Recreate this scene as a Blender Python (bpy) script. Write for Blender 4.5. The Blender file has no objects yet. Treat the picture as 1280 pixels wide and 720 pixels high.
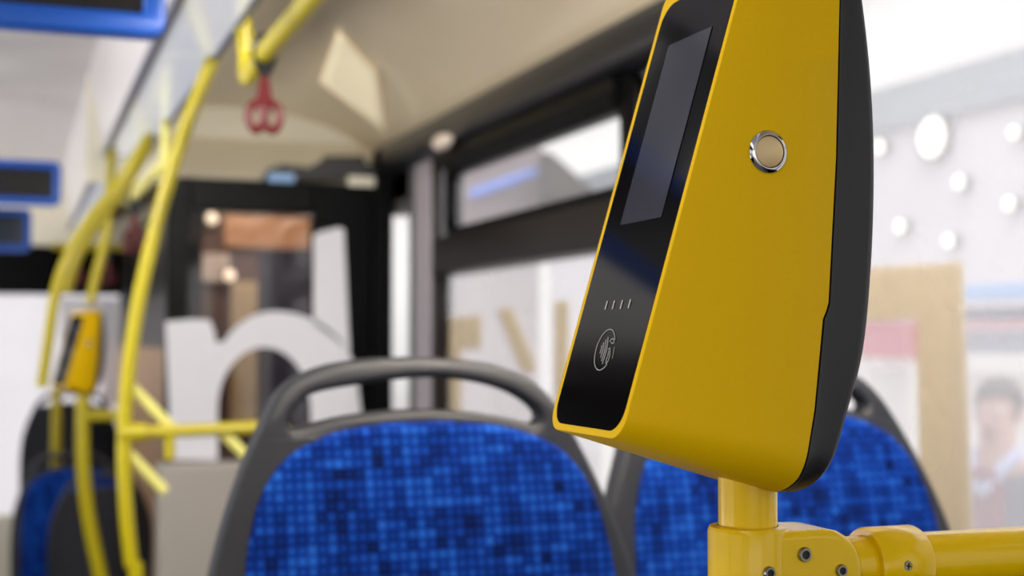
import bpy, bmesh, math, random
from mathutils import Vector, Matrix
random.seed(7)
C = bpy.context.scene.collection
SC = bpy.context.scene

# ------------------------------------------------------------------ camera, sky, exposure
FPX = 1700.0
YAW = math.radians(20.0)
PIT = math.atan(65 / FPX)
CAM = Vector((0, 0, 1.45))
FW = Vector((math.sin(YAW) * math.cos(PIT), math.cos(YAW) * math.cos(PIT), math.sin(PIT)))
RT = Vector((math.cos(YAW), -math.sin(YAW), 0))
UP = RT.cross(FW)
cd = bpy.data.cameras.new('camera')
cam = bpy.data.objects.new('camera', cd)
C.objects.link(cam)
cam.location = CAM
cam.rotation_euler = (math.pi / 2 + PIT, 0, -YAW)
cd.sensor_width = 36
cd.lens = 36 * FPX / 1280
cd.clip_start = 0.02
cd.dof.use_dof = True
cd.dof.focus_distance = 0.74
cd.dof.aperture_fstop = 6.0
SC.camera = cam
SC.view_settings.view_transform = 'Standard'
SC.view_settings.look = 'None'
SC.view_settings.exposure = 0.0
SC.view_settings.gamma = 1.0
SC.view_settings.use_curve_mapping = False
try:
    SC.cycles.use_denoising = True
    SC.cycles.max_bounces = 10
    SC.cycles.transparent_max_bounces = 16
except Exception:
    pass

wd = bpy.data.worlds.new('hall_light')
SC.world = wd
wd.use_nodes = True
bg = wd.node_tree.nodes['Background']
bg.inputs[0].default_value = (1.0, 0.985, 0.97, 1)
bg.inputs[1].default_value = 1.1
_nt = wd.node_tree
_tc = _nt.nodes.new('ShaderNodeTexCoord')
_sp = _nt.nodes.new('ShaderNodeSeparateXYZ')
_cr = _nt.nodes.new('ShaderNodeValToRGB')
_mr = _nt.nodes.new('ShaderNodeMapRange')
_mr.inputs['From Min'].default_value = -1
_nt.links.new(_tc.outputs['Generated'], _sp.inputs[0])
_nt.links.new(_sp.outputs[2], _mr.inputs['Value'])
_nt.links.new(_mr.outputs[0], _cr.inputs[0])
_cr.color_ramp.elements[0].position = 0.44
_cr.color_ramp.elements[0].color = (0.35, 0.345, 0.34, 1)
_cr.color_ramp.elements[1].position = 0.52
_cr.color_ramp.elements[1].color = (1.0, 0.985, 0.97, 1)
_nt.links.new(_cr.outputs[0], bg.inputs[0])


def area(name, loc, target, sx, sy, power, col=(1, 1, 1)):
    ld = bpy.data.lights.new(name, 'AREA')
    ld.shape = 'RECTANGLE'
    ld.size = sx
    ld.size_y = sy
    ld.energy = power
    ld.color = col
    o = bpy.data.objects.new(name, ld)
    C.objects.link(o)
    o.location = loc
    o.rotation_euler = (Vector(target) - Vector(loc)).to_track_quat('-Z', 'Y').to_euler()
    return o


area('hall_skylight', (6.5, 6, 7.5), (6.5, 6.5, 0), 6, 10, 700)
area('ceiling_fill_strip', (-0.6, 0.2, 2.26), (-0.6, 0.2, 0), 0.25, 4.6, 16, (1, 0.97, 0.92))  # unseen fill strip, added to brighten the interior
area('rear_fill_strip', (-0.7, 6.6, 2.26), (-0.5, 6.4, 0), 0.25, 1.6, 16, (1, 0.97, 0.92))  # fill added out of view for the rear of the bus
area('hall_side_fill', (-3.6, 4.6, -0.1), (0.75, 3.6, 2.1), 9.0, 1.2, 380, (1, 0.97, 0.93))  # added fill shining up through the left windows onto the cove
area('aisle_fill', (-0.9, 2.1, 2.24), (0.75, 4.3, 1.35), 0.5, 0.25, 24, (1, 0.98, 0.96))  # unseen fill, added to brighten the cabin front and its letter
area('front_ceiling_fill', (0.65, 1.15, 2.17), (0.75, 4.5, 2.02), 0.3, 0.12, 28, (1, 0.97, 0.93))  # fill added above the view to lift the bulkhead over the cabin
area('windscreen_fill', (-0.2, -2.7, 1.5), (0.2, 4, 1.75), 2.2, 1.0, 8, (1, 0.98, 0.95))  # fill added at the windscreen opening for faces turned forward
area('cabin_fill', (0.8, 4.75, 2.2), (0.8, 4.9, 0), 0.3, 0.3, 9, (1, 0.93, 0.85))  # added fill for the panels behind the dark glass

# ------------------------------------------------------------------ helpers


def ray(px, py):
    return FW + RT * ((px - 640) / FPX) - UP * ((py - 360) / FPX)


def onY(px, py, Y):
    d = ray(px, py)
    return CAM + d * (Y / d.y)


def onX(px, py, X):
    d = ray(px, py)
    return CAM + d * (X / d.x)


def atd(px, py, dep):
    return CAM + ray(px, py) * dep


def lin(c):
    return tuple((v / 255 / 12.92) if v / 255 <= 0.04045 else ((v / 255 + 0.055) / 1.055) ** 2.4 for v in c) + (1,)


MATS = {}


def mat(name, col, rough=0.5, metal=0.0, coat=0.0, var=0.06, scale=30, bump=0.0, emit=None, estr=0):
    m = bpy.data.materials.new(name)
    m.use_nodes = True
    nt = m.node_tree
    b = nt.nodes['Principled BSDF']
    b.inputs['Roughness'].default_value = rough
    b.inputs['Metallic'].default_value = metal
    b.inputs['Coat Weight'].default_value = coat
    b.inputs['Coat Roughness'].default_value = 0.08
    c = lin(col)
    tc = nt.nodes.new('ShaderNodeTexCoord')
    nz = nt.nodes.new('ShaderNodeTexNoise')
    nz.inputs['Scale'].default_value = scale
    nz.inputs['Detail'].default_value = 3
    nt.links.new(tc.outputs['Object'], nz.inputs['Vector'])
    mx = nt.nodes.new('ShaderNodeMix')
    mx.data_type = 'RGBA'
    mx.inputs[6].default_value = tuple(v * (1 - var) for v in c[:3]) + (1,)
    mx.inputs[7].default_value = tuple(min(1, v * (1 + var)) for v in c[:3]) + (1,)
    nt.links.new(nz.outputs['Fac'], mx.inputs[0])
    nt.links.new(mx.outputs[2], b.inputs['Base Color'])
    if bump:
        bp = nt.nodes.new('ShaderNodeBump')
        bp.inputs['Strength'].default_value = bump
        bp.inputs['Distance'].default_value = 0.001
        nt.links.new(nz.outputs['Fac'], bp.inputs['Height'])
        nt.links.new(bp.outputs['Normal'], b.inputs['Normal'])
    if emit:
        b.inputs['Emission Color'].default_value = lin(emit)
        b.inputs['Emission Strength'].default_value = estr
    MATS[name] = m
    return m


def glass(name, haze, hazecol, tint=(1, 1, 1), gloss=0.05, grough=0.03):
    m = bpy.data.materials.new(name)
    m.use_nodes = True
    nt = m.node_tree
    nt.nodes.clear()
    out = nt.nodes.new('ShaderNodeOutputMaterial')
    tr = nt.nodes.new('ShaderNodeBsdfTransparent')
    tr.inputs[0].default_value = tuple(tint) + (1,)
    tl = nt.nodes.new('ShaderNodeBsdfTranslucent')
    tl.inputs[0].default_value = lin(hazecol)
    gl = nt.nodes.new('ShaderNodeBsdfGlossy')
    gl.inputs['Roughness'].default_value = grough
    tc = nt.nodes.new('ShaderNodeTexCoord')
    nz = nt.nodes.new('ShaderNodeTexNoise')
    nz.inputs['Scale'].default_value = 3
    nt.links.new(tc.outputs['Object'], nz.inputs['Vector'])
    mr = nt.nodes.new('ShaderNodeMapRange')
    mr.inputs['To Min'].default_value = haze * 0.85
    mr.inputs['To Max'].default_value = haze * 1.15
    nt.links.new(nz.outputs['Fac'], mr.inputs['Value'])
    m1 = nt.nodes.new('ShaderNodeMixShader')
    nt.links.new(mr.outputs[0], m1.inputs[0])
    nt.links.new(tr.outputs[0], m1.inputs[1])
    nt.links.new(tl.outputs[0], m1.inputs[2])
    m2 = nt.nodes.new('ShaderNodeMixShader')
    m2.inputs[0].default_value = gloss
    nt.links.new(m1.outputs[0], m2.inputs[1])
    nt.links.new(gl.outputs[0], m2.inputs[2])
    nt.links.new(m2.outputs[0], out.inputs[0])
    MATS[name] = m
    return m


def fabric(name):
    """blue moquette woven in small dashes of light and dark blue"""
    m = bpy.data.materials.new(name)
    m.use_nodes = True
    nt = m.node_tree
    N = nt.nodes.new
    L = nt.links.new
    b = nt.nodes['Principled BSDF']
    b.inputs['Roughness'].default_value = 0.95
    b.inputs['Specular IOR Level'].default_value = 0.15
    tc = N('ShaderNodeTexCoord')
    mp = N('ShaderNodeMapping')
    mp.inputs['Scale'].default_value = (98, 1, 98)
    L(tc.outputs['Object'], mp.inputs['Vector'])
    sep = N('ShaderNodeSeparateXYZ')
    L(mp.outputs[0], sep.inputs[0])

    def mth(op, a, bb=None):
        n = N('ShaderNodeMath')
        n.operation = op
        for i, v in enumerate((a, bb)):
            if v is None:
                continue
            if isinstance(v, (int, float)):
                n.inputs[i].default_value = v
            else:
                L(v, n.inputs[i])
        return n.outputs[0]
    x, z = sep.outputs[0], sep.outputs[2]
    fx, fz = mth('FRACT', x), mth('FRACT', z)
    # dots: bright in the middle of each cell
    dx = mth('ABSOLUTE', mth('SUBTRACT', fx, 0.5))
    dz = mth('ABSOLUTE', mth('SUBTRACT', fz, 0.5))
    cell = mth('SUBTRACT', 1.0, mth('MULTIPLY', mth('MAXIMUM', dx, dz), 1.7))

    def wn(a, c):
        cb = N('ShaderNodeCombineXYZ')
        L(a, cb.inputs[0])
        L(c, cb.inputs[1])
        w = N('ShaderNodeTexWhiteNoise')
        w.noise_dimensions = '2D'
        L(cb.outputs[0], w.inputs['Vector'])
        return w.outputs['Value']
    flx, flz = mth('FLOOR', x), mth('FLOOR', z)
    a1 = wn(mth('FLOOR', mth('DIVIDE', x, 3)), flz)
    a2 = wn(flx, mth('FLOOR', mth('DIVIDE', z, 4)))
    a3 = wn(flx, flz)
    nz = N('ShaderNodeTexNoise')
    nz.inputs['Scale'].default_value = 0.22
    L(mp.outputs[0], nz.inputs['Vector'])
    s = mth('ADD', mth('ADD', mth('MULTIPLY', a1, 0.24), mth('MULTIPLY', a2, 0.26)), mth('ADD', mth('MULTIPLY', a3, 0.16), mth('ADD', mth('MULTIPLY', nz.outputs['Fac'], 0.14), 0.09)))
    v = mth('MULTIPLY', s, mth('ADD', mth('MULTIPLY', cell, 0.75), 0.40))
    cr = N('ShaderNodeValToRGB')
    e = cr.color_ramp.elements
    e[0].position = 0.16
    e[0].color = lin((2, 16, 62))
    e[1].position = 0.70
    e[1].color = lin((38, 106, 208))
    mid = cr.color_ramp.elements.new(0.36)
    mid.color = lin((5, 52, 148))
    L(v, cr.inputs[0])
    L(cr.outputs[0], b.inputs['Base Color'])
    bp = N('ShaderNodeBump')
    bp.inputs['Strength'].default_value = 0.3
    bp.inputs['Distance'].default_value = 0.001
    L(cell, bp.inputs['Height'])
    L(bp.outputs[0], b.inputs['Normal'])
    MATS[name] = m
    return m


M = MATS
mat('validator_yellow', (236, 190, 0), 0.5, var=0.03, scale=400, bump=0.05)
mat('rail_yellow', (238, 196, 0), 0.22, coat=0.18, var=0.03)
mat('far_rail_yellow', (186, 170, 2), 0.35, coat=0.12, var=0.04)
mat('overlit_yellow', (238, 230, 130), 0.55, coat=0.0, var=0.04)  # rail yellow with overexposure painted in
mat('black_shell', (24, 25, 30), 0.45, var=0.06, scale=500, bump=0.08)
mat('black_glass', (10, 9, 10), 0.08, var=0.02)
MATS['black_glass'].node_tree.nodes['Principled BSDF'].inputs['Specular IOR Level'].default_value = 0.2
mat('display', (58, 58, 68), 0.12, var=0.03)
mat('print_white', (170, 168, 165), 0.5)
mat('chrome', (205, 205, 212), 0.12, 1.0, var=0.02)
mat('satin_button', (205, 180, 140), 0.42, 1.0, var=0.05)
mat('steel', (150, 148, 145), 0.25, 1.0, var=0.05)
mat('socket_dark', (30, 28, 24), 0.5)
mat('seat_plastic', (38, 40, 47), 0.55, var=0.08, scale=300, bump=0.1)
mat('seat_plastic_dark', (38, 40, 44), 0.55, var=0.08)
mat('cream_gloss', (228, 211, 182), 0.30, coat=0.35, var=0.05, scale=4)
mat('cream_light', (244, 238, 218), 0.4, var=0.05, scale=6)
mat('ceiling_white', (196, 192, 194), 0.4, var=0.04, scale=4)
mat('duct_white', (210, 213, 224), 0.25, coat=0.3, var=0.05, scale=6, emit=(235, 240, 255), estr=0.36)  # glow put into the duct colour to brighten it; no lamp
mat('duct_edge', (92, 94, 112), 0.4)
mat('dark_rail', (22, 23, 29), 0.35, coat=0.2)
mat('black_frame', (5, 5, 6), 0.4)
mat('brown_frame', (26, 20, 19), 0.45)
MATS['brown_frame'].node_tree.nodes['Principled BSDF'].inputs['Specular IOR Level'].default_value = 0.25
mat('lilac_grey', (176, 168, 176), 0.4, var=0.05)
mat('grey_post', (86, 86, 88), 0.4)
mat('floor_grey', (90, 90, 95), 0.6, var=0.1)
mat('panel_beige', (176, 168, 158), 0.5, var=0.05, scale=4)
mat('red_grip', (92, 8, 10), 0.4, var=0.08)
mat('clip_black', (9, 8, 8), 0.45)
mat('blue_frame', (0, 84, 188), 0.35, var=0.03)
mat('screen_black', (24, 20, 20), 0.2)
mat('screen_slate', (38, 50, 66), 0.3)
mat('bracket_grey', (110, 116, 120), 0.4)
mat('letter_white', (232, 230, 236), 0.5, var=0.03)
mat('reflection_brown', (112, 84, 72), 0.6, var=0.25, scale=5)
mat('reflection_tan', (214, 160, 118), 0.5, var=0.05)
mat('reflection_white', (222, 205, 190), 0.5, var=0.05)
mat('reflection_cream', (214, 186, 140), 0.5, var=0.06)
mat('reflection_navy', (46, 48, 66), 0.5, var=0.15)
mat('tan_side', (170, 132, 92), 0.5, var=0.1, scale=5)
mat('hall_wall', (226, 223, 230), 0.7, var=0.08, scale=0.6)
mat('hall_beam', (150, 160, 170), 0.6, var=0.2, scale=1.5)
mat('hall_floor', (190, 188, 186), 0.5, var=0.05)
mat('pink_grey', (140, 130, 132), 0.6, var=0.03)
mat('dirty_roof', (58, 56, 46), 0.6, var=0.2)
mat('stripe_blue', (120, 150, 235), 0.5)
mat('fascia_blue', (150, 190, 240), 0.5)
mat('stand_navy', (70, 74, 105), 0.5, var=0.2)
mat('stand_red', (190, 40, 70), 0.5)
mat('stand_white', (232, 230, 228), 0.5)
mat('stand_slate', (140, 150, 168), 0.5, var=0.2)
mat('skin', (222, 176, 158), 0.55, var=0.04)
mat('hair', (60, 46, 44), 0.7, var=0.2)
mat('jacket', (66, 72, 104), 0.8, var=0.1)
mat('shirt', (190, 200, 236), 0.8)
mat('vest', (130, 40, 70), 0.8)
mat('trousers', (44, 46, 58), 0.8)
mat('shoe', (30, 26, 24), 0.4)
mat('warm_glow', (255, 240, 215), 0.4, emit=(255, 232, 200), estr=2.5)
mat('spot_lens', (255, 252, 245), 0.4, emit=(255, 250, 240), estr=1.7)
mat('oval_lamp', (245, 228, 214), 0.4)
mat('strip_lamp', (255, 250, 240), 0.4, emit=(255, 248, 238), estr=2.0)
mat('cove_reflection', (235, 222, 190), 0.4, emit=(255, 240, 205), estr=0.36)
glass('side_glass', 0.28, (238, 236, 238), gloss=0.012)
glass('vent_glass', 0.12, (225, 222, 225), gloss=0.012)
glass('dark_glass', 0.04, (120, 110, 110), tint=(0.72, 0.70, 0.70), gloss=0.06)
fabric('moquette')
_m = mat('letter_tan', (208, 196, 174), 0.6, var=0.04)
_n = _m.node_tree
_t = _n.nodes.new('ShaderNodeBsdfTranslucent')
_t.inputs[0].default_value = lin((236, 226, 206))
_x = _n.nodes.new('ShaderNodeMixShader')
_x.inputs[0].default_value = 0.6
_o = _n.nodes['Material Output']
_n.links.new(_n.nodes['Principled BSDF'].outputs[0], _x.inputs[1])
_n.links.new(_t.outputs[0], _x.inputs[2])
_n.links.new(_x.outputs[0], _o.inputs[0])
for _k in ('validator_yellow', 'rail_yellow'):
    MATS[_k].node_tree.nodes['Principled BSDF'].inputs['Specular IOR Level'].default_value = 0.12 if _k == 'validator_yellow' else 0.3
MATS['black_frame'].node_tree.nodes['Principled BSDF'].inputs['Specular IOR Level'].default_value = 0.07


def obj(name, bm, m, parent=None, smooth=True, bevel=0.0, segs=3):
    if isinstance(bm, bmesh.types.BMesh):
        me = bpy.data.meshes.new(name)
        bmesh.ops.recalc_face_normals(bm, faces=bm.faces)
        bm.to_mesh(me)
        bm.free()
    else:
        me = bm
    o = bpy.data.objects.new(name, me)
    C.objects.link(o)
    me.materials.clear()
    me.materials.append(M[m])
    if smooth:
        for p in me.polygons:
            p.use_smooth = True
        try:
            me.set_sharp_from_angle(angle=math.radians(40))
        except Exception:
            pass
    if bevel:
        bv = o.modifiers.new('bevel', 'BEVEL')
        bv.width = bevel
        bv.segments = segs
        bv.limit_method = 'ANGLE'
        bv.angle_limit = math.radians(35)
        bv.harden_normals = False
    if parent:
        o.parent = parent
        o.matrix_parent_inverse = Matrix.Translation(parent.location).inverted() if parent.type == 'EMPTY' and not parent.parent else Matrix()
    return o


def tag(o, label, cat, group=None):
    o['label'] = label
    o['category'] = cat
    if group:
        o['group'] = group
    return o


def thing(name, label, cat, loc=(0, 0, 0), group=None):
    o = bpy.data.objects.new(name, None)
    C.objects.link(o)
    o.location = loc
    o.empty_display_size = 0.05
    return tag(o, label, cat, group)


def struct(name, bm, m, parent=None, **k):
    o = obj(name, bm, m, parent, **k)
    o['kind'] = 'structure'
    return o


def nb():
    return bmesh.new()


def box(x0, x1, y0, y1, z0, z1, bm=None):
    bm = bm or bmesh.new()
    r = bmesh.ops.create_cube(bm, size=1)
    for v in r['verts']:
        v.co = Vector(((x0 + x1) / 2 + v.co.x * (x1 - x0), (y0 + y1) / 2 + v.co.y * (y1 - y0), (z0 + z1) / 2 + v.co.z * (z1 - z0)))
    return bm


def spline(pts, n=8, closed=False):
    P = [Vector(p) for p in pts]
    out = []
    k = len(P)
    rng = range(k) if closed else range(k - 1)
    for i in rng:
        p1, p2 = P[i], P[(i + 1) % k]
        p0 = P[i - 1] if (closed or i > 0) else p1 * 2 - p2
        p3 = P[(i + 2) % k] if (closed or i + 2 < k) else p2 * 2 - p1
        for j in range(n):
            t = j / n
            out.append(0.5 * ((2 * p1) + (p2 - p0) * t + (2 * p0 - 5 * p1 + 4 * p2 - p3) * t * t + (3 * p1 - p0 - 3 * p2 + p3) * t ** 3))
    if not closed:
        out.append(P[-1])
    return out


def tube(pts, r, seg=16, closed=False, bm=None, cap=True):
    """sweep a circle along a polyline; r may be a list"""
    bm = bm or bmesh.new()
    P = [Vector(p) for p in pts]
    n = len(P)
    rr = r if isinstance(r, (list, tuple)) else [r] * n
    rings = []
    up = None
    for i in range(n):
        a = P[i - 1] if (i > 0 or closed) else P[0]
        b = P[(i + 1) % n] if (i < n - 1 or closed) else P[-1]
        t = (b - a).normalized()
        if up is None:
            up = Vector((0, 0, 1)) if abs(t.z) < 0.9 else Vector((1, 0, 0))
        s = t.cross(up).normalized()
        up = s.cross(t).normalized()
        rings.append([bm.verts.new(P[i] + (s * math.cos(2 * math.pi * k / seg) + up * math.sin(2 * math.pi * k / seg)) * rr[i]) for k in range(seg)])
    rng = range(n) if closed else range(n - 1)
    for i in rng:
        A, B = rings[i], rings[(i + 1) % n]
        for k in range(seg):
            bm.faces.new((A[k], A[(k + 1) % seg], B[(k + 1) % seg], B[k]))
    if cap and not closed:
        bm.faces.new(rings[0])
        bm.faces.new(rings[-1])
    return bm


def lathe(prof, axis_pt, axis, seg=32, bm=None):
    """prof = [(radius, height along axis)]"""
    bm = bm or bmesh.new()
    ax = Vector(axis).normalized()
    u = ax.cross(Vector((0, 0, 1)))
    if u.length < 0.1:
        u = Vector((1, 0, 0))
    u.normalize()
    w = ax.cross(u)
    rings = []
    for r, h in prof:
        c = Vector(axis_pt) + ax * h
        if r < 1e-6:
            rings.append([bm.verts.new(c)])
        else:
            rings.append([bm.verts.new(c + (u * math.cos(2 * math.pi * k / seg) + w * math.sin(2 * math.pi * k / seg)) * r) for k in range(seg)])
    for A, B in zip(rings, rings[1:]):
        for k in range(seg):
            k2 = (k + 1) % seg
            if len(A) == 1 and len(B) > 1:
                bm.faces.new((A[0], B[k], B[k2]))
            elif len(B) == 1 and len(A) > 1:
                bm.faces.new((A[k], A[k2], B[0]))
            elif len(A) > 1:
                bm.faces.new((A[k], A[k2], B[k2], B[k]))
    return bm


def prism(poly, a0, a1, axis='Y', bm=None):
    """extrude a polygon given in the other two axes (x,z for Y; y,z for X; x,y for Z)"""
    bm = bm or bmesh.new()

    def P(p, a):
        return Vector((p[0], a, p[1])) if axis == 'Y' else Vector((a, p[0], p[1])) if axis == 'X' else Vector((p[0], p[1], a))
    A = [bm.verts.new(P(p, a0)) for p in poly]
    B = [bm.verts.new(P(p, a1)) for p in poly]
    n = len(poly)
    bm.faces.new(A)
    bm.faces.new(B)
    for i in range(n):
        bm.faces.new((A[i], A[(i + 1) % n], B[(i + 1) % n], B[i]))
    return bm


def filled(loops, ext, bev=0.0, res=3):
    """flat 2D outline with holes, extruded and rounded; returns a mesh in the XY plane (extruded along Z)"""
    cu = bpy.data.curves.new('outline', 'CURVE')
    cu.dimensions = '2D'
    cu.fill_mode = 'BOTH'
    cu.extrude = max(0.0, ext - bev)
    cu.bevel_depth = bev
    cu.bevel_resolution = res
    cu.offset = -bev
    for lp in loops:
        s = cu.splines.new('POLY')
        s.points.add(len(lp) - 1)
        for i, p in enumerate(lp):
            s.points[i].co = (p[0], p[1], 0, 1)
        s.use_cyclic_u = True
    o = bpy.data.objects.new('outline', cu)
    C.objects.link(o)
    dg = bpy.context.evaluated_depsgraph_get()
    dg.update()
    me = bpy.data.meshes.new_from_object(o.evaluated_get(dg))
    bpy.data.objects.remove(o)
    bpy.data.curves.remove(cu)
    return me


def remap(me, fn):
    for v in me.vertices:
        v.co = fn(v.co)
    me.update()
    bm = bmesh.new()
    bm.from_mesh(me)
    bmesh.ops.remove_doubles(bm, verts=bm.verts, dist=1e-5)
    bpy.data.meshes.remove(me)
    return bm


def rrect(x0, x1, z0, z1, r, n=6):
    out = []
    for cx, cz, a0 in ((x1 - r, z1 - r, 0), (x0 + r, z1 - r, 90), (x0 + r, z0 + r, 180), (x1 - r, z0 + r, 270)):
        for k in range(n + 1):
            a = math.radians(a0 + 90 * k / n)
            out.append((cx + r * math.cos(a), cz + r * math.sin(a)))
    return out


def copy_tree(o, parent=None):
    c = o.copy()
    C.objects.link(c)
    if parent:
        c.parent = parent
        c.matrix_parent_inverse = o.matrix_parent_inverse.copy()
    for ch in list(o.children):
        copy_tree(ch, c)
    return c


# ------------------------------------------------------------------ bus shell
XW = 1.15
YB = 7.5
YF = -2.6
XL = -1.35
struct('floor', box(XL - .05, XW + .07, YF, YB, -0.06, 0.0), 'floor_grey')
struct('trim_1', box(0.02, XW - .002, 0.9, 2.6, 0.0, 0.30), 'floor_grey', bevel=0.01)      # seat podium
# ceiling: flat part on the left, the duct with an added glow, the cream cove on the right
struct('ceiling', prism([(XL - .05, 2.30), (0.205, 2.30), (0.252, 2.052), (0.30, 2.052), (0.30, 2.36), (XL - .05, 2.36)], YF, YB), 'ceiling_white')
cove = [(0.383, 2.052), (0.40, 2.12), (0.44, 2.17), (0.52, 2.205), (0.62, 2.22), (0.74, 2.22), (0.86, 2.205), (0.96, 2.18), (1.05, 2.14), (1.11, 2.10), (1.15, 2.07), (1.22, 2.07), (1.22, 2.36), (0.34, 2.36), (0.34, 2.052)]
struct('ceiling_cove', prism(cove, YF, YB), 'cream_gloss')
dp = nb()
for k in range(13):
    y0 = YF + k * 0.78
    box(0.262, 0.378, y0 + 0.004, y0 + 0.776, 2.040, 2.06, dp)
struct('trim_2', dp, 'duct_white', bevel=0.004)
struct('trim_3', box(0.250, 0.264, YF, YB, 2.034, 2.06), 'duct_edge')
struct('trim_4', box(0.376, 0.388, YF, YB, 2.034, 2.06), 'duct_edge')
# left wall with open bands of window, never in the picture but in the reflections
wl = box(XL - .05, XL, YF, YB, 0, 0.85)
box(XL - .05, XL, YF, YB, 1.95, 2.30, wl)
for y in (-1.2, 0.4, 2.0, 3.6, 5.2, 6.8):
    box(XL - .05, XL, y, y + .12, 0.85, 1.95, wl)
struct('wall_left', wl, 'black_frame')
wf = box(XL, XW, YF - .06, YF, 0, 1.0)
box(XL, XW, YF - .06, YF, 2.0, 2.34, wf)
struct('wall_front', wf, 'cream_light')
# right wall: sill panel, pillars
wr = box(XW, XW + .07, YF, YB, 0, 1.0)
box(XW, XW + .07, 2.10, 2.36, 1.0, 2.07, wr)
box(XW, XW + .07, 0.02, 0.14, 1.0, 2.07, wr)
box(XW, XW + .07, 5.15, YB, 1.0, 2.07, wr)
box(XW, XW + .07, 4.07, 5.15, 1.9, 2.07, wr)
struct('wall_right', wr, 'black_frame')
struct('trim_5', box(XW - .005, XW + .06, 3.855, 4.02, 1.0, 2.03), 'lilac_grey', bevel=0.006)
struct('trim_6', box(XW - .012, XW + .06, 4.02, 4.065, 1.0, 2.06), 'grey_post', bevel=0.006)
struct('trim_7', prism([(XW - .055, 2.075), (XW - .06, 2.05), (XW - .05, 2.005), (XW - .02, 1.985), (XW + .07, 1.985), (XW + .07, 2.075)], YF, 4.33), 'dark_rail', bevel=0.006)
w1 = struct('window_1', box(XW + .040, XW + .046, 2.36, 3.84, 1.0, 1.70), 'side_glass', smooth=False)
fr = nb()
box(XW, XW + .06, 3.82, 3.86, 1.0, 1.99, fr)
struct('window_frame', fr, 'brown_frame', w1, bevel=0.004)
w2 = struct('window_2', box(XW + .040, XW + .046, 0.14, 2.10, 1.0, 2.0), 'side_glass', smooth=False)
w3 = struct('window_3', box(XW + .030, XW + .036, 4.065, 5.15, 1.0, 1.9), 'vent_glass', smooth=False)
struct('window_header', box(XW, XW + .06, 4.065, 4.36, 1.86, 2.05), 'grey_post', w3)
# vent window: black frame with rounded corners round a sliding pane, heavy bar below
vf = filled([rrect(2.42, 3.70, 1.735, 1.985, .05), rrect(2.50, 3.655, 1.765, 1.915, .03)], 0.022, 0.006, 2)
vf = remap(vf, lambda c: Vector((XW + .012 + c.z, c.x, c.y)))
vent = thing('vent_window', 'black framed narrow opening vent pane at top of side window', 'window', (XW, 3.06, 1.74))
obj('vent_frame', vf, 'black_frame', vent)
obj('pane', box(XW + .012, XW + .016, 2.36, 3.84, 1.70, 1.985), 'vent_glass', vent, smooth=False)
obj('seal', box(XW - .004, XW + .002, 2.52, 3.64, 1.752, 1.758), 'brown_frame', vent)
obj('top_channel', prism([(XW - .03, 1.985), (XW - .035, 1.95), (XW - .012, 1.92), (XW - .008, 1.985)], 2.50, 3.68), 'black_frame', vent, bevel=0.004)
bar = prism([(XW - .008, 1.748), (XW - .012, 1.730), (XW - .016, 1.675), (XW - .010, 1.642), (XW + .05, 1.636), (XW + .05, 1.748)], 2.36, 3.81)
struct('trim_8', bar, 'brown_frame', bevel=0.008)

# ------------------------------------------------------------------ tan lettering on the outside of the side windows
XG = XW + .0475


def wletter(name, loops, parent, m='letter_tan'):
    L2 = []
    for lp in loops:
        L2.append([(onX(px, py, XG).y, onX(px, py, XG).z) for px, py in lp])
    me = filled(L2, 0.0008)
    bm = remap(me, lambda c: Vector((XG + c.z, c.x, c.y)))
    o = obj(name, bm, m, parent, smooth=False)
    return o


wletter('window_letter', [[(1040, 337), (1204, 327), (1218, 700), (1153, 700), (1147, 398), (1040, 404)]], w2)
wletter('window_letter', [[(547, 398), (603, 393), (604, 434), (578, 436), (579, 540), (564, 540), (563, 437), (547, 438)]], w1)
wletter('window_letter', [[(622, 386), (642, 384), (672, 456), (664, 468), (653, 462)]], w1)
wletter('window_letter', [[(694, 377), (712, 375), (712, 500), (694, 500)]], w1)

# ------------------------------------------------------------------ black glazed cabin at the rear right
YT = 4.30
xa, xb = 0.432, XW - .012
zt = onY(350, 226, YT).z
pl = lambda px, py, Y=YT: (onY(px, py, Y).x, onY(px, py, Y).z)
g0, g1 = pl(237, 262), pl(392, 262)
wt = nb()
box(xa, g0[0], YT, YT + .06, 0, zt, wt)
box(g1[0], xb, YT, YT + .06, 0, zt, wt)
box(g0[0], g1[0], YT, YT + .06, g0[1], zt, wt)
box(g0[0], g1[0], YT, YT + .06, 0, 1.08, wt)
struct('wall_cabin', wt, 'black_frame', bevel=0.004)
w4 = struct('window_4', box(g0[0] - .004, g1[0] + .004, YT + .025, YT + .031, 1.07, g0[1] + .004), 'dark_glass', smooth=False)
# white letter stuck on the glazing: round-arched n, and a tall leaning stroke on its right
YN = YT - .003
arch = []
for k in range(25):
    a = math.radians(180 - 180 * k / 24)
    arch.append((344 + 104 * math.cos(a) * (0.78 if math.cos(a) < 0 else 1.0), 486 - 97 * math.sin(a)))
inner = []
for k in range(25):
    a = math.radians(0 + 180 * k / 24)
    inner.append((330 + 58 * math.cos(a), 512 - 78 * math.sin(a)))
nloop = [(207, 402), (240, 399), (262, 400), (268, 414), (270, 428)] + [p for p in arch if p[0] > 274] + [(452, 520), (455, 575), (390, 575)] + inner + [(272, 575), (214, 575)]
n_me = filled([[pl(px, py, YN) for px, py in nloop]], 0.0015)
n_o = obj('letter', remap(n_me, lambda c: Vector((c.x, YN + c.z, c.y))), 'letter_white', None, smooth=False)
tag(n_o, 'large white round-arched letter n stuck on the black glazed cabin', 'letter')
l_me = filled([[pl(px, py, YN) for px, py in [(392, 296), (396, 291), (424, 284), (430, 287), (437, 440), (415, 420), (392, 404)]]], 0.0015)
l_o = obj('letter_stroke', remap(l_me, lambda c: Vector((c.x, YN + c.z, c.y))), 'letter_white', None, smooth=False)
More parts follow.
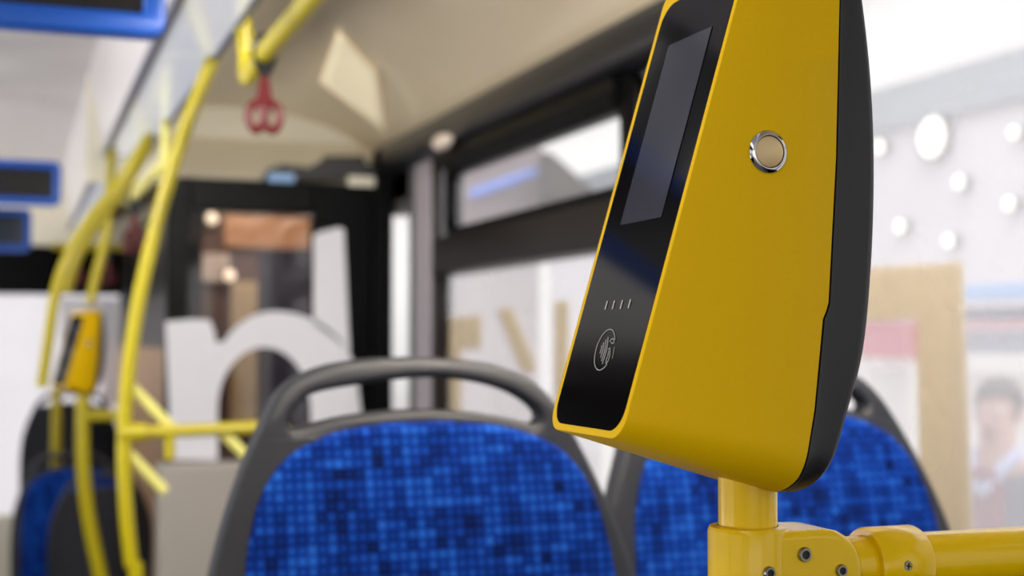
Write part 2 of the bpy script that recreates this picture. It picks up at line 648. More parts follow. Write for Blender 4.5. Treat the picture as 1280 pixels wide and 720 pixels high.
tag(l_o, 'tall white stroke on black cabin frame right of the letter n', 'letter')
# beige lower housing
zh = pl(250, 572)[1]
hs = box(0.402, xb, YT - .16, YT - .006, 0.0, zh - 0.01)
ho = obj('housing', hs, 'panel_beige', None, bevel=0.012)
tag(ho, 'beige grey housing below the big white letter n', 'housing')
# side of the cabin along the aisle to the back
xs = xa + .075
struct('wall_cabin_side', box(xs, xs + .04, YT + .06, YB, 0, 1.42), 'tan_side')
cs = box(xs, xs + .04, YT + .06, YB, 1.62, zt)
box(xs - .012, xs + .04, 6.55, 7.1, 0, zt, cs)
struct('wall_cabin_upper', cs, 'black_frame')
struct('wall_cabin_middle', box(xs + .002, xs + .038, YT + .06, YB, 1.42, 1.62), 'brown_frame')
# wall, panels and glow spots behind the dark glass, standing in for hall reflections
struct('wall_reflection_stand_in', box(xs + .04, XW, 5.2, 5.24, 0, zt + .3), 'reflection_brown')
YI = 5.17


def board(name, px0, px1, py0, py1, m, label, cat, Y=YI, t=0.02):
    a, b = onY(px0, py1, Y), onY(px1, py0, Y)
    o = obj(name, box(a.x, b.x, Y, Y + t, a.z, b.z), m, None, bevel=0.003)
    return tag(o, label, cat)


board('reflection_high', 281, 390, 273, 309, 'reflection_tan', 'orange tan reflection panel high up behind the dark cabin glass', 'board')
board('reflection_pale', 236, 287, 317, 352, 'reflection_white', 'small pale reflection panel left of centre behind the dark cabin glass', 'board')
board('reflection_narrow', 288, 322, 352, 530, 'reflection_cream', 'narrow upright cream reflection panel behind the dark glass over letter n', 'board')
board('reflection_dark', 324, 392, 312, 540, 'reflection_navy', 'dark navy reflection panel behind the right half of cabin glass', 'cabinet', t=0.028)
for (px, py), lb in (((265, 273), 'small warm reflected light spot at top left behind dark cabin glass'), ((287, 344), 'small warm reflected light spot at the right end of small pale reflection panel')):
    p = onY(px, py, YI - .012)
    t = thing('reflected_spot', lb, 'lamp', p)
    obj('spot_base', lathe([(0, .03), (.03, .03), (.03, .012), (.024, .006), (0, .006)], p, (0, 1, 0), 20), 'steel', t)
    obj('spot_glow', lathe([(0, -.022), (.012, -.018), (.02, -.006), (.022, .004), (.0, .006)], p, (0, 1, 0), 20), 'warm_glow', t)
# bulkhead over the cabin, cream
struct('wall_bulkhead', prism([(0.20, zt + .002), (XW, zt + .002), (XW, 2.30), (0.20, 2.30)], YT + .22, YT + .26), 'cream_light')
struct('wall_bulkhead_slope', prism([(YT + .02, zt + .002), (YT + .22, zt + .002), (YT + .22, zt + .16)], xa + .02, XW - .02, 'X'), 'cream_light')
# black equipment box on top of the cabin
eq = thing('equipment_box', 'black low stepped equipment box on top of the cabin frame', 'box', (onY(410, 224, YT).x, YT, zt))
poly = [pl(px, py) for px, py in [(326, 226), (334, 212), (352, 206), (384, 210), (402, 202), (404, 196), (452, 196), (456, 206), (482, 207), (483, 188), (497, 186), (498, 226)]]
obj('body', prism(poly, YT - .03, YT + .018), 'clip_black', eq, bevel=0.004)
a, b = onY(335, 227, YT - .033), onY(368, 217, YT - .033)
lb1 = obj('tag_plate', box(a.x, b.x, YT - .035, YT - .030, a.z, b.z), 'fascia_blue', eq, bevel=0.001)
lb1['label'] = 'pale blue plate'
a, b = onY(435, 232, YT - .033), onY(481, 222, YT - .033)
lb2 = obj('tag_plate', box(a.x, b.x, YT - .035, YT - .029, a.z, b.z), 'cream_light', eq, bevel=0.001)
lb2['label'] = 'cream plate'
# black corner column beside the slit window
struct('trim_9', box(1.08, XW - .012, YT - .05, YT - .002, 0.0, 2.06), 'black_frame', bevel=0.004)
# cream patch on the cove, made to glow in place of a reflection


def cove_z(x):
    for (x0, z0), (x1, z1) in zip(cove, cove[1:11]):
        if x0 <= x <= x1:
            return z0 + (z1 - z0) * (x - x0) / (x1 - x0)
    return 2.07


def oncove(px, py):
    d = ray(px, py)
    k = 1.5
    while k < 6:
        w = CAM + d * k
        if w.x > .4 and w.z > cove_z(w.x):
            break
        k += .005
    return w


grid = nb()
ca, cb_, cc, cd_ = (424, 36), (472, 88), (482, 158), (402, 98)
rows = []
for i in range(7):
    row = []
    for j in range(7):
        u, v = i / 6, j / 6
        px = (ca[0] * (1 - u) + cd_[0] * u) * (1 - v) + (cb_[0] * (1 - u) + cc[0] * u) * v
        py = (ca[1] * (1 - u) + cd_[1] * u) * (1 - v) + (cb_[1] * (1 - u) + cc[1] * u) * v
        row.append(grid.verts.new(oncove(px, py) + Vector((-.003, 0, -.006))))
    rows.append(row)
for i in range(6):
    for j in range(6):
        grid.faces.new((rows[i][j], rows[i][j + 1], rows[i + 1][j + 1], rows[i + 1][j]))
lp = obj('ceiling_reflection', grid, 'cove_reflection', None)
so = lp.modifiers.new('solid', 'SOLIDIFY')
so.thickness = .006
tag(lp, 'pale cream glowing reflection patch on the ceiling cove right of large red strap', 'lamp')
# oval marker lamp on the dark rail
p = onX(551, 177, XW - .06)
ol = obj('marker_lamp', lathe([(0, -.014), (.012, -.013), (.022, -.008), (.026, 0), (.026, .012), (0, .012)], (0, 0, 0), (1, 0, 0), 24), 'oval_lamp', None)
for v in ol.data.vertices:
    v.co = Vector((v.co.x, v.co.y * 2.7, v.co.z * 0.8))
ol.location = p
tag(ol, 'pale oval lamp on the dark rail over the window pillar', 'lamp')

# ------------------------------------------------------------------ rear wall of the bus
wb = box(XL, XW, YB, YB + .05, 0, 0.55)
box(XL, XW, YB, YB + .05, 1.93, 2.34, wb)
box(xs, XW, YB, YB + .05, 0.55, 1.93, wb)
struct('wall_back', wb, 'cream_light')
hd = box(XL, xs, YB - .02, YB + .05, 1.69, 1.94)
struct('trim_10', hd, 'black_frame')
w5 = struct('window_5', box(XL, xs, YB + .02, YB + .026, 0.55, 1.70), 'vent_glass', smooth=False)
# white angular frame stuck on the rear glass
YR = YB - .004
f_me = filled([[(onY(px, py, YR).x, onY(px, py, YR).z) for px, py in [(76, 374), (147, 374), (147, 508), (127, 508), (127, 388), (90, 388), (90, 430), (76, 430)]]], 0.002)
fo = obj('letter_arch', remap(f_me, lambda c: Vector((c.x, YR + c.z, c.y))), 'letter_white', None, smooth=False)
tag(fo, 'square white arch shape on rear glass behind the small far validator', 'letter')


# ------------------------------------------------------------------ hall outside
struct('floor_hall', box(XW + .3, 40, -12, 45, -0.5, -0.42), 'hall_floor')
struct('floor_hall_rear', box(-8, XW + .3, YB + .3, 45, -0.5, -0.42), 'hall_floor')
struct('wall_hall', box(9.0, 9.2, -6, 26, -0.42, 3.75), 'hall_wall')
struct('trim_11', box(8.9, 9.2, -6, 26, 3.75, 4.22), 'hall_beam')
struct('wall_hall_rear', box(-7, 1.9, 13.0, 13.2, -0.42, 2.6), 'hall_wall')


def spot(px, py, r, label):
    X = 8.95
    q = onX(px, py, X)
    t = thing('hall_spotlight', label, 'lamp', (q.x, q.y, q.z), 'spotlights on the hall wall')
    obj('housing', lathe([(0, .05), (r * 1.05, .05), (r * 1.15, -.02), (r * 1.15, -.06), (r * 1.0, -.06)], q, (1, 0, 0), 20), 'steel', t)
    obj('lens', lathe([(r * 1.0, -.05), (r * .9, -.075), (r * .5, -.09), (0, -.095)], q, (1, 0, 0), 20), 'spot_lens', t)


spot(1205, 228, 0.07, 'bright round spotlight upper middle of the hazy right window')
spot(1105, 184, 0.075, 'bright spotlight just right of the validator edge in window haze')
spot(1131, 283, 0.07, 'bright spotlight above the top arm of the near tan letter')
spot(1192, 301, 0.065, 'lowest bright spotlight over the corner of the near tan letter')
spot(1268, 255, 0.065, 'bright spotlight near the right edge, above the blue fascia')
spot(1170, 172, 0.21, 'largest glaring floodlight in the middle of the right window')
spot(1274, 166, 0.06, 'small dim spotlight at the far right edge of the photo')

# tall display wall far off through the vent pane, blue strip across it
q0, q1 = atd(530, 470, 13), atd(676, 130, 13)
mid = (q0 + q1) / 2
tw = thing('display_wall', 'tall pinkish grey display wall seen through the vent pane', 'wall', (mid.x, mid.y, -0.42))
hw = (q1 - q0).dot(RT) / 2
bmw = box(-hw, hw, -.06, .06, 0, q1.z + 0.42)
bmesh.ops.transform(bmw, matrix=Matrix.Translation((mid.x, mid.y, -.42)) @ Matrix.Rotation(-YAW, 4, 'Z'), verts=bmw.verts)
obj('panel', bmw, 'pink_grey', tw, bevel=0.01)
s0, s1 = atd(588, 243, 12.85), atd(672, 214, 12.85)
obj('stripe', tube([s0, s1], 0.045, 8), 'stripe_blue', tw)
# sloping roof next to it
rp = thing('sloping_roof', 'grey sloping kiosk roof right of the display wall', 'roof', (atd(720, 250, 12).x, atd(720, 250, 12).y, -.42))
pts = [atd(px, py, 12.5) for px, py in [(677, 188), (690, 192), (752, 246), (760, 262), (677, 262)]]
bmr = nb()
A = [bmr.verts.new(p) for p in pts]
B = [bmr.verts.new(p + FW * 0.8) for p in pts]
bmr.faces.new(A)
bmr.faces.new(B)
for i in range(5):
    bmr.faces.new((A[i], A[(i + 1) % 5], B[(i + 1) % 5], B[i]))
obj('roof_slope', bmr, 'dirty_roof', rp)
pa, pb = atd(680, 262, 12.6), atd(757, 262, 12.6)
for p in (pa, pb):
    obj('post', tube([(p.x, p.y, -.42), (p.x, p.y, p.z)], .05, 10), 'stand_white', rp)

# exhibition stand beyond the near window
XS = 7.2


def slab(px0, px1, py0, py1, X, t=0.3):
    a, b = onX(px0, py1, X), onX(px1, py0, X)
    return box(X, X + t, min(a.y, b.y), max(a.y, b.y), min(a.z, b.z), max(a.z, b.z))


st = thing('exhibition_stand', 'hall stand with pale blue fascia and red line beyond near tan letter', 'stand', (XS, onX(1250, 400, XS).y, -.42))
obj('fascia', slab(1198, 1420, 344, 376, XS), 'fascia_blue', st, bevel=.01)
obj('dark_band', slab(1198, 1420, 378, 401, XS + .05), 'stand_navy', st)
obj('red_line', slab(1070, 1420, 400, 411, XS + .02), 'stand_red', st)
obj('window_band', slab(1070, 1420, 411, 446, XS + .08), 'stand_slate', st)
obj('counter', slab(1070, 1420, 446, 462, XS - .1, .5), 'stand_white', st, bevel=.01)
q = onX(1420, 460, XS)
q2 = onX(1070, 460, XS)
obj('lower_panel', box(XS + .05, XS + .3, q.y, q2.y, -.42, q.z), 'stand_white', st)
rc = thing('red_display_panel', 'red panel with pale blocks seen under the near tan letter arm', 'panel', (XS - .3, onX(1112, 420, XS - .3).y, -.42))
a, b = onX(1075, 447, XS - .3), onX(1146, 402, XS - .3)
obj('panel', box(XS - .32, XS - .24, b.y, a.y, a.z, b.z), 'stand_red', rc, bevel=.01)
obj('foot', box(XS - .30, XS - .26, b.y + .05, b.y + .10, -.42, a.z), 'stand_white', rc)
obj('foot', box(XS - .30, XS - .26, a.y - .10, a.y - .05, -.42, a.z), 'stand_white', rc)

# ------------------------------------------------------------------ visitor outside the near window


def skin_body(name, verts, edges, radii, root, m, parent, sub=2):
    me = bpy.data.meshes.new(name)
    me.from_pydata(verts, edges, [])
    o = bpy.data.objects.new(name, me)
    C.objects.link(o)
    sk = o.modifiers.new('skin', 'SKIN')
    o.modifiers.new('sub', 'SUBSURF').levels = sub
    for i, r in enumerate(radii):
        me.skin_vertices[0].data[i].radius = r if isinstance(r, tuple) else (r, r)
        me.skin_vertices[0].data[i].use_root = (i == root)
    dg = bpy.context.evaluated_depsgraph_get()
    dg.update()
    m2 = bpy.data.meshes.new_from_object(o.evaluated_get(dg))
    bpy.data.objects.remove(o)
    return obj(name, m2, m, parent)


def person():
    base = Vector((0, 0, 0))
    root = thing('person', 'person in dark blue jacket over pale collar standing outside window', 'person', (0, 0, 0))
    # body faces local -Y; metres; standing, arms hanging, head turned a little
    V, E, Rr = [], [], []

    def v(p, r, link=None):
        V.append(p)
        Rr.append(r)
        if link is not None:
            E.append((link, len(V) - 1))
        return len(V) - 1
    pel = v((0, 0, .95), (.15, .11))
    wa = v((0, .0, 1.10), (.14, .10), pel)
    ch = v((0, .0, 1.30), (.165, .115), wa)
    sh = v((0, .01, 1.42), (.12, .09), ch)
    nk = v((0, .0, 1.50), (.058, .06), sh)
    hd0 = v((0, -.01, 1.575), (.066, .078), nk)
    hd1 = v((0, -.005, 1.66), (.074, .092), hd0)
    v((0, .0, 1.715), (.055, .07), hd1)
    for s in (-1, 1):
        a = v((s * .17, .01, 1.41), .062, sh)
        b_ = v((s * .21, .02, 1.14), .046, a)
        c_ = v((s * .215, -.03, .90), .032, b_)
        w_ = v((s * .215, -.04, .85), (.022, .036), c_)
        pm = v((s * .213, -.05, .79), (.016, .04), w_)
        for k, (dy, ln) in enumerate(((-.030, .062), (-.010, .072), (.010, .068), (.028, .052))):
            f1 = v((s * .212, -.05 + dy, .755), .0095, pm)
            f2 = v((s * .205, -.052 + dy, .755 - ln * .5), .0088, f1)
            v((s * .192, -.054 + dy, .755 - ln), .0075, f2)
        t1 = v((s * .208, -.092, .825), .011, w_)
        v((s * .200, -.108, .785), .0085, t1)
        h = v((s * .09, 0, .88), .088, pel)
        kn = v((s * .10, -.01, .50), .058, h)
        an = v((s * .10, .02, .09), .038, kn)
        v((s * .11, -.10, .035), (.035, .03), an)
    body = skin_body('body', V, E, Rr, 0, 'skin', root)
    # face
    face = nb()
    tube([(0, -.088, 1.655), (0, -.108, 1.625), (0, -.112, 1.61), (0, -.09, 1.603)], [.008, .011, .014, .009], 8, bm=face)
    obj('nose', face, 'skin', root)
    for s in (-1, 1):
        e = nb()
        bmesh.ops.create_uvsphere(e, u_segments=12, v_segments=8, radius=.012)
        bmesh.ops.translate(e, verts=e.verts, vec=(s * .032, -.085, 1.648))
        obj('eye', e, 'letter_white', root)
        ear = nb()
        bmesh.ops.create_uvsphere(ear, u_segments=12, v_segments=8, radius=.03)
        bmesh.ops.scale(ear, verts=ear.verts, vec=(.35, .65, 1))
        bmesh.ops.translate(ear, verts=ear.verts, vec=(s * .08, .005, 1.63))
        obj('ear', ear, 'skin', root)
    mo = tube(spline([(-.026, -.083, 1.568), (0, -.094, 1.566), (.026, -.083, 1.568)], 5), .006, 8)
    obj('mouth', mo, 'vest', root)
    hb = nb()
    bmesh.ops.create_uvsphere(hb, u_segments=28, v_segments=18, radius=1)
    bmesh.ops.scale(hb, verts=hb.verts, vec=(.088, .106, .10))
    bmesh.ops.translate(hb, verts=hb.verts, vec=(0, .014, 1.675))
    geom = [x for x in hb.verts if (x.co.y < -.03 and x.co.z < 1.70) or x.co.z < 1.60]
    bmesh.ops.delete(hb, geom=geom, context='VERTS')
    obj('hair', hb, 'hair', root)
    # jacket: torso and sleeves, open at the chest over shirt and vest
    V, E, Rr = [], [], []
    pel = v((0, 0, .86), (.19, .145))
    wa = v((0, .0, 1.10), (.18, .135), pel)
    ch = v((0, .0, 1.30), (.20, .145), wa)
    sh = v((0, .01, 1.42), (.145, .105), ch)
    for s in (-1, 1):
        a = v((s * .18, .01, 1.405), .078, sh)
        b_ = v((s * .215, .02, 1.14), .062, a)
        v((s * .217, -.028, .90), .048, b_)
    jk = skin_body('jacket', V, E, Rr, 0, 'jacket', root)
    vb = prism([(-.055, 1.44), (.055, 1.44), (.075, 1.25), (.03, 1.0), (-.03, 1.0), (-.075, 1.25)], -.165, -.10)
    obj('vest', vb, 'vest', root, bevel=.012)
    cb = tube(spline([(0, -.155, 1.36), (-.06, -.115, 1.445), (-.075, -.02, 1.49), (0, .06, 1.51), (.075, -.02, 1.49), (.06, -.115, 1.445)], 5, True), .026, 10, True)
    obj('collar', cb, 'shirt', root)
    # trousers and shoes
    V, E, Rr = [], [], []
    pel = v((0, 0, .95), (.165, .125))
    for s in (-1, 1):
        h = v((s * .09, 0, .86), .10, pel)
        kn = v((s * .10, -.01, .50), .075, h)
        v((s * .10, .02, .08), .065, kn)
    skin_body('trousers', V, E, Rr, 0, 'trousers', root)
    for s in (-1, 1):
        so = tube([(s * .10, .06, .045), (s * .105, -.02, .05), (s * .11, -.10, .042), (s * .112, -.15, .035)], [.042, .045, .043, .03], 12)
        obj('shoe', so, 'shoe', root)
    return root


pr = person()
q = atd(1247, 474, 5.0)
pr.location = (q.x, q.y, -0.42)
pr.scale = (1, 1, (q.z + 0.42) / 1.765)
pr.rotation_euler = (0, 0, math.radians(-62))

# ------------------------------------------------------------------ seats


def mirror(half):
    """half outline given from top centre down the +x side to the bottom; closed loop"""
    r = [(x, z) for x, z in half]
    l = [(-x, z) for x, z in reversed(half) if x > 1e-6]
    return r + l


def sm2(half, n=5):
    return [(p.x, p.y) for p in spline([(x, z, 0) for x, z in half], n)]


ZP = 0.30      # podium height the outline below was measured from
outer = sm2([(0, 1.432), (.055, 1.429), (.10, 1.420), (.138, 1.399), (.165, 1.354), (.190, 1.295), (.209, 1.235), (.220, 1.18), (.226, 1.08), (.224, .95), (.212, .82), (.19, .74)])
hole_h = [(0, 1.4095), (.055, 1.4065), (.095, 1.397), (.120, 1.383), (.131, 1.370), (.129, 1.361), (.118, 1.3605), (.07, 1.371), (0, 1.3765)]
pad_h = sm2([(0, 1.369), (.05, 1.367), (.098, 1.359), (.138, 1.344), (.165, 1.318), (.183, 1.28), (.195, 1.22), (.203, 1.12), (.203, .98), (.196, .86), (.18, .80)])
hl = [(p.x, p.y) for p in spline([(x, z, 0) for x, z in mirror(hole_h)[:-1] if True], 4, True)]


def make_seat(label, floor_z, top_z, group):
    """origin on the floor under the backrest; faces -Y"""
    root = thing('bus_seat', label, 'seat', (0, 0, 0), group)
    dz = (top_z - 1.432) - floor_z

    def shape(c, y0):
        x, z, d = c.x, c.y, c.z
        y = y0 + d + (z - 1.20) * 0.16 - 0.55 * max(0, abs(x) - .09) ** 2 * 3.0
        if z > 1.37:
            y += (z - 1.37) * 0.25
        return Vector((x, y, z + dz))
    bs = remap(filled([[(x * 1.035 - .006, z) for x, z in mirror(outer)], [(x * 1.05 - .006, z) for x, z in hl]], 0.020, 0.0095, 4), lambda c: shape(c, 0))
    obj('backrest_shell', bs, 'seat_plastic', root)
    bp = remap(filled([[(x, z - .004) for x, z in mirror(pad_h)]], 0.016, 0.011, 4), lambda c: shape(c, -.019))
    obj('backrest_pad', bp, 'moquette', root)
    cz = .76 + dz
    cu = filled([rrect(-.215, .215, -.43, .0, .07)], .03, .02, 4)
    obj('seat_shell', remap(cu, lambda c: Vector((c.x, c.y - .05, cz - .035 + c.z))), 'seat_plastic', root)
    cu = filled([rrect(-.195, .195, -.42, -.01, .06)], .028, .02, 4)
    obj('seat_cushion', remap(cu, lambda c: Vector((c.x, c.y - .05, cz + .005 + c.z + .02 * math.cos(c.x * 8)))), 'moquette', root)
    h = cz - .06
    pd = prism([(-.36, .0), (-.10, .0), (-.12, .02), (-.17, h), (-.30, h), (-.34, .02)], -.12, .12, 'X')
    obj('pedestal', pd, 'grey_post', root, bevel=.008)
    return root


s1 = make_seat('blue woven bus seat in the middle, grab handle loop fully in view', ZP, 1.432, 'blue bus seats')
s1.location = (0.403, 1.37, ZP)
s2 = copy_tree(s1)
s2['label'] = 'blue woven bus seat behind the big yellow validator, beside the window'
s2.location = (0.403 + .470, 1.462, ZP)
s2.scale = (1.07, 1, 1)
# far seats down the aisle on the left
f_blue = copy_tree(s1)
f_blue['label'] = 'small far blue seat at left edge, behind the dark seat back'
f_dark = copy_tree(s1)
f_dark['label'] = 'dark grey seat back nearest in the far group at lower left'
f_tall = copy_tree(s1)
f_tall['label'] = 'dark seat back furthest down the aisle behind the small far validator'


def put(o, px, py, dep, sc, back):
    """handle top centre at this pixel"""
    p = atd(px, py, dep)
    o.location = (p.x, p.y, p.z - (1.432 - ZP) * sc)
    o.scale = (sc, sc, sc)
    o.rotation_euler = (0, 0, math.radians(180 if back else 0))
    return o


put(f_tall, 88, 488, 6.6, 1.0, True)
put(f_blue, 92, 566, 5.6, 1.0, False)
put(f_dark, 126, 592, 4.75, 0.76, True)

# ------------------------------------------------------------------ ceiling displays with blue frames


def monitor(pxr, pyb, dep, label, w=.62, h=.175, fw=.033, scr='screen_black'):
    p = atd(pxr, pyb, dep)
    x1, z0, Y = p.x, p.z, p.y
    t = thing('ceiling_display', label, 'display', (x1 - w / 2, Y, z0), 'blue framed ceiling displays')
    fr = filled([rrect(x1 - w, x1, z0, z0 + h, .022), rrect(x1 - w + fw, x1 - fw, z0 + fw, z0 + h - fw, .004)], .022, .006, 3)
    obj('frame', remap(fr, lambda c: Vector((c.x, Y + c.z, c.y))), 'blue_frame', t)
    obj('screen', box(x1 - w + fw - .003, x1 - fw + .003, Y - .008, Y + .002, z0 + fw - .003, z0 + h - fw + .003), scr, t, smooth=False)
    obj('back_cover', box(x1 - w + .02, x1 - .02, Y + .012, Y + .055, z0 + .02, z0 + h - .02), 'bracket_grey', t, bevel=.008)
    br = box(x1 - w * .62, x1 - w * .38, Y + .02, Y + .05, z0 + h - .03, 2.30)
    box(x1 - w * .66, x1 - w * .34, Y + .0, Y + .08, 2.288, 2.302, br)
    obj('hanger', br, 'bracket_grey', t, bevel=.004)
    return t


monitor(206, 50, 2.0, 'large blue framed display hanging at the top left corner', h=.19)
monitor(76, 258, 4.0, 'middle blue framed display hanging at the left edge', fw=.022, h=.13)
monitor(39, 315, 4.6, 'lowest blue framed display at left edge, slate grey screen', fw=.022, h=.145, scr='screen_slate')

# ------------------------------------------------------------------ yellow handrails further down the bus
R0 = .0148
YA = 2.87
hf = thing('handrail', 'tall curved yellow stanchion at left with a crossbar and sloping braces', 'handrail', onY(165, 720, YA))
sa = spline([onY(px, py, YA) for px, py in [(270, 62), (253, 105), (235, 152), (215, 212), (192, 295), (172, 385), (159, 480), (155, 560), (158, 640), (166, 720)]], 6)
end = sa[-1]
sa += [Vector((end.x + .005, YA, 1.0)), Vector((end.x + .03, YA, 0.5)), Vector((end.x + .035, YA, 0.0))]
top0 = sa[0]
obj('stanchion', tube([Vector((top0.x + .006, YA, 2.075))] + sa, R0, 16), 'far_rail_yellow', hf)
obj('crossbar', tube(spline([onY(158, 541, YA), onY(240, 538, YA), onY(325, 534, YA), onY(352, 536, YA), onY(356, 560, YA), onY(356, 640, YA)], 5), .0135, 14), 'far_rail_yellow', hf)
c0 = onY(158, 541, YA)
obj('joint', tube([onY(148, 541, YA), onY(182, 540, YA)], .0195, 14), 'far_rail_yellow', hf)
obj('drop_post', tube([onY(212, 540, YA), onY(212, 574, YA)], .011, 12), 'far_rail_yellow', hf)
for a, b in (((163, 482), (214, 534)), ((160, 566), (206, 614)), ((276, 538), (312, 574))):
    o = obj('brace', tube([onY(*a, YA + .01), onY(*b, YA + .01)], .0115, 12), 'overlit_yellow', hf)
    o['label'] = 'yellow brace painted pale for strong light'
# second stanchion, further back
YBq = 4.0
h2 = thing('handrail', 'yellow stanchion curving down left of the tall near one', 'handrail', onY(52, 490, YBq))
sb = spline([onY(px, py, YBq) for px, py in [(188, 168), (168, 200), (144, 236), (116, 270), (96, 300), (78, 338), (67, 380), (60, 430), (52, 484)]], 6)
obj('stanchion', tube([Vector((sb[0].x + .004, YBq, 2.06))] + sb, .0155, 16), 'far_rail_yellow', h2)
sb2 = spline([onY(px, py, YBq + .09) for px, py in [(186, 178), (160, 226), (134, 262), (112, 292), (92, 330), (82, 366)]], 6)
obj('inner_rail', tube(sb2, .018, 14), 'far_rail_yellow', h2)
# overhead rail with drop bracket, near
XO, ZO = 0.40, 1.95
h3 = thing('overhead_rail', 'yellow overhead rail along the aisle carrying the near red strap', 'handrail', (XO, 2.9, ZO))
ye = onX(312, 76, XO).y
pts = [Vector((XO, YF + .3, ZO)), Vector((XO, 1.0, ZO)), Vector((XO, ye - .25, ZO)), Vector((XO, ye - .06, ZO - .005))]
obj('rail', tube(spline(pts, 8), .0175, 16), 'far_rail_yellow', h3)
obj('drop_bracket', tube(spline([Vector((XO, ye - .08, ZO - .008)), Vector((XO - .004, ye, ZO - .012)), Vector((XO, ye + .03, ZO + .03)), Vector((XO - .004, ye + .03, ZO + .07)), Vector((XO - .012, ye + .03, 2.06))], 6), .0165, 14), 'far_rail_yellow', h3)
obj('drop_bracket', tube([Vector((XO, 0.4, ZO)), Vector((XO - .01, 0.4, 2.06))], .015, 14), 'far_rail_yellow', h3)
# overhead rail further back, strong light put into its pale colour
XQ = 0.368
q0 = onX(208, 203, XQ)
q1 = onX(150, 258, XQ)
h4 = thing('overhead_rail', 'yellow overhead rail painted pale for strong light between the two curved stanchions', 'handrail', q0)
obj('rail', tube([q0, Vector((XQ, 5.0, q0.z + .02))], .017, 14), 'overlit_yellow', h4)
obj('drop_bracket', tube([q0 + Vector((0, .03, 0)), Vector((XQ, q0.y + .03, 2.06))], .012, 12), 'overlit_yellow', h4)
obj('drop_bracket', tube([Vector((XQ, 4.9, q0.z + .02)), Vector((XQ, 4.9, 2.06))], .012, 12), 'overlit_yellow', h4)
# thin stanchion reaching the small validator, and its post
YV = 4.35
h5 = thing('handrail', 'thin yellow stanchion running up from the small far validator', 'handrail', onY(112, 390, YV))
obj('stanchion', tube([Vector((onY(140, 270, YV).x, YV, 2.06))] + spline([onY(px, py, YV) for px, py in [(134, 292), (124, 330), (117, 360), (113, 380)]], 5), .015, 14), 'far_rail_yellow', h5)
h6 = thing('handrail', 'yellow curved post holding the small far validator', 'handrail', onY(125, 720, YV))
sc_ = spline([onY(px, py, YV) for px, py in [(104, 494), (103, 545), (105, 600), (113, 660), (126, 722)]], 6)
sc_ += [Vector((sc_[-1].x + .04, YV, .5)), Vector((sc_[-1].x + .05, YV, 0))]
obj('post', tube(sc_, .021, 14), 'far_rail_yellow', h6)
obj('crossbar', tube([onY(104, 519, YV), onY(150, 519, YV)], .018, 14), 'far_rail_yellow', h6)
h7 = thing('handrail', 'short straight yellow post at far left before the dark seat back', 'handrail', onY(71, 575, 4.9))
YP = 6.12
q = onY(71, 484, YP)
obj('post', tube([q, Vector((q.x, YP, 0))], .021, 14), 'far_rail_yellow', h7)


# ------------------------------------------------------------------ red hanging straps
def strap(px, py, dep, sc, label, rz, at=None):
    """top of the clip at this pixel"""
    p = at or atd(px, py, dep)
    t = thing('hanging_strap', label, 'strap', p, 'red hanging straps')
    mx = Matrix.Translation(p) @ Matrix.Rotation(rz, 4, 'Z') @ Matrix.Scale(sc, 4)

    def fin(name, bm, m):
        bmesh.ops.transform(bm, matrix=mx, verts=bm.verts)
        return obj(name, bm, m, t)
    cl = tube(spline([(-.0235 * math.cos(a), 0, .0 + .0235 * math.sin(a)) for a in [math.radians(k) for k in range(0, 360, 30)]], 3, True), .0055, 8, True)
    prism([(-.030, -.010), (.030, -.010), (.022, -.040), (.009, -.068), (-.009, -.068), (-.022, -.040)], -.008, .008, 'Y', cl)
    fin('clip', cl, 'clip_black')
    fin('strap', prism([(-.008, -.062), (.008, -.062), (.013, -.098), (.018, -.128), (-.018, -.128), (-.013, -.095)], -.006, .006), 'red_grip')
    for s in (-1, 1):
        ring = [(s * .0165 + .0165 * math.cos(a), s * .004, -.156 + .030 * math.sin(a)) for a in [math.radians(k) for k in range(0, 360, 20)]]
        fin('grip_ring', tube(ring, .0098, 10, True), 'red_grip')
    return t


pz = onX(331, 57, XO)
dd = (pz - CAM).dot(FW)
strap(331, 57, dd, .80, 'large red hanging strap near the ceiling with double loop grip', math.radians(-20))
q = Vector((XQ, 4.72, q0.z + .02 - .006))
strap(0, 0, 0, 1.0, 'small red strap hanging left of the tall curved stanchion', math.radians(-20), q)
YK = 7.25
qa, qb = onY(97, 308, YK), onY(135, 308, YK)
h8 = thing('overhead_rail', 'far yellow crosswise overhead rail carrying two dark red straps', 'handrail', (qa.x, YK, qa.z))
obj('rail', tube([Vector((qa.x - .12, YK, qa.z)), Vector((xs, YK, qa.z))], .016, 12), 'far_rail_yellow', h8)
strap(0, 0, 0, 1.0, 'small dark red strap at far left above the white arch shape', math.radians(-20), Vector((qa.x, YK, qa.z)))
strap(0, 0, 0, 1.0, 'smallest dark red strap between thin stanchion and tall one', math.radians(-20), Vector((qb.x, YK, qb.z)))

# ------------------------------------------------------------------ near handrail with clamp, carrying the validator
PX, PY, RZ = 0.388, 0.678, 1.3195
nh = thing('handrail', 'thick glossy yellow rail and bolted clamp at lower right, in focus', 'handrail', (PX, PY, 0))
obj('post', tube([(PX, PY, 0.0), (PX, PY, 1.30), (PX, PY, 1.374)], .0165, 40), 'rail_yellow', nh)
obj('crossbar', tube([(PX + .02, PY, RZ), (PX + .3, PY, RZ), (XW + .01, PY, RZ)], .0168, 40), 'rail_yellow', nh)
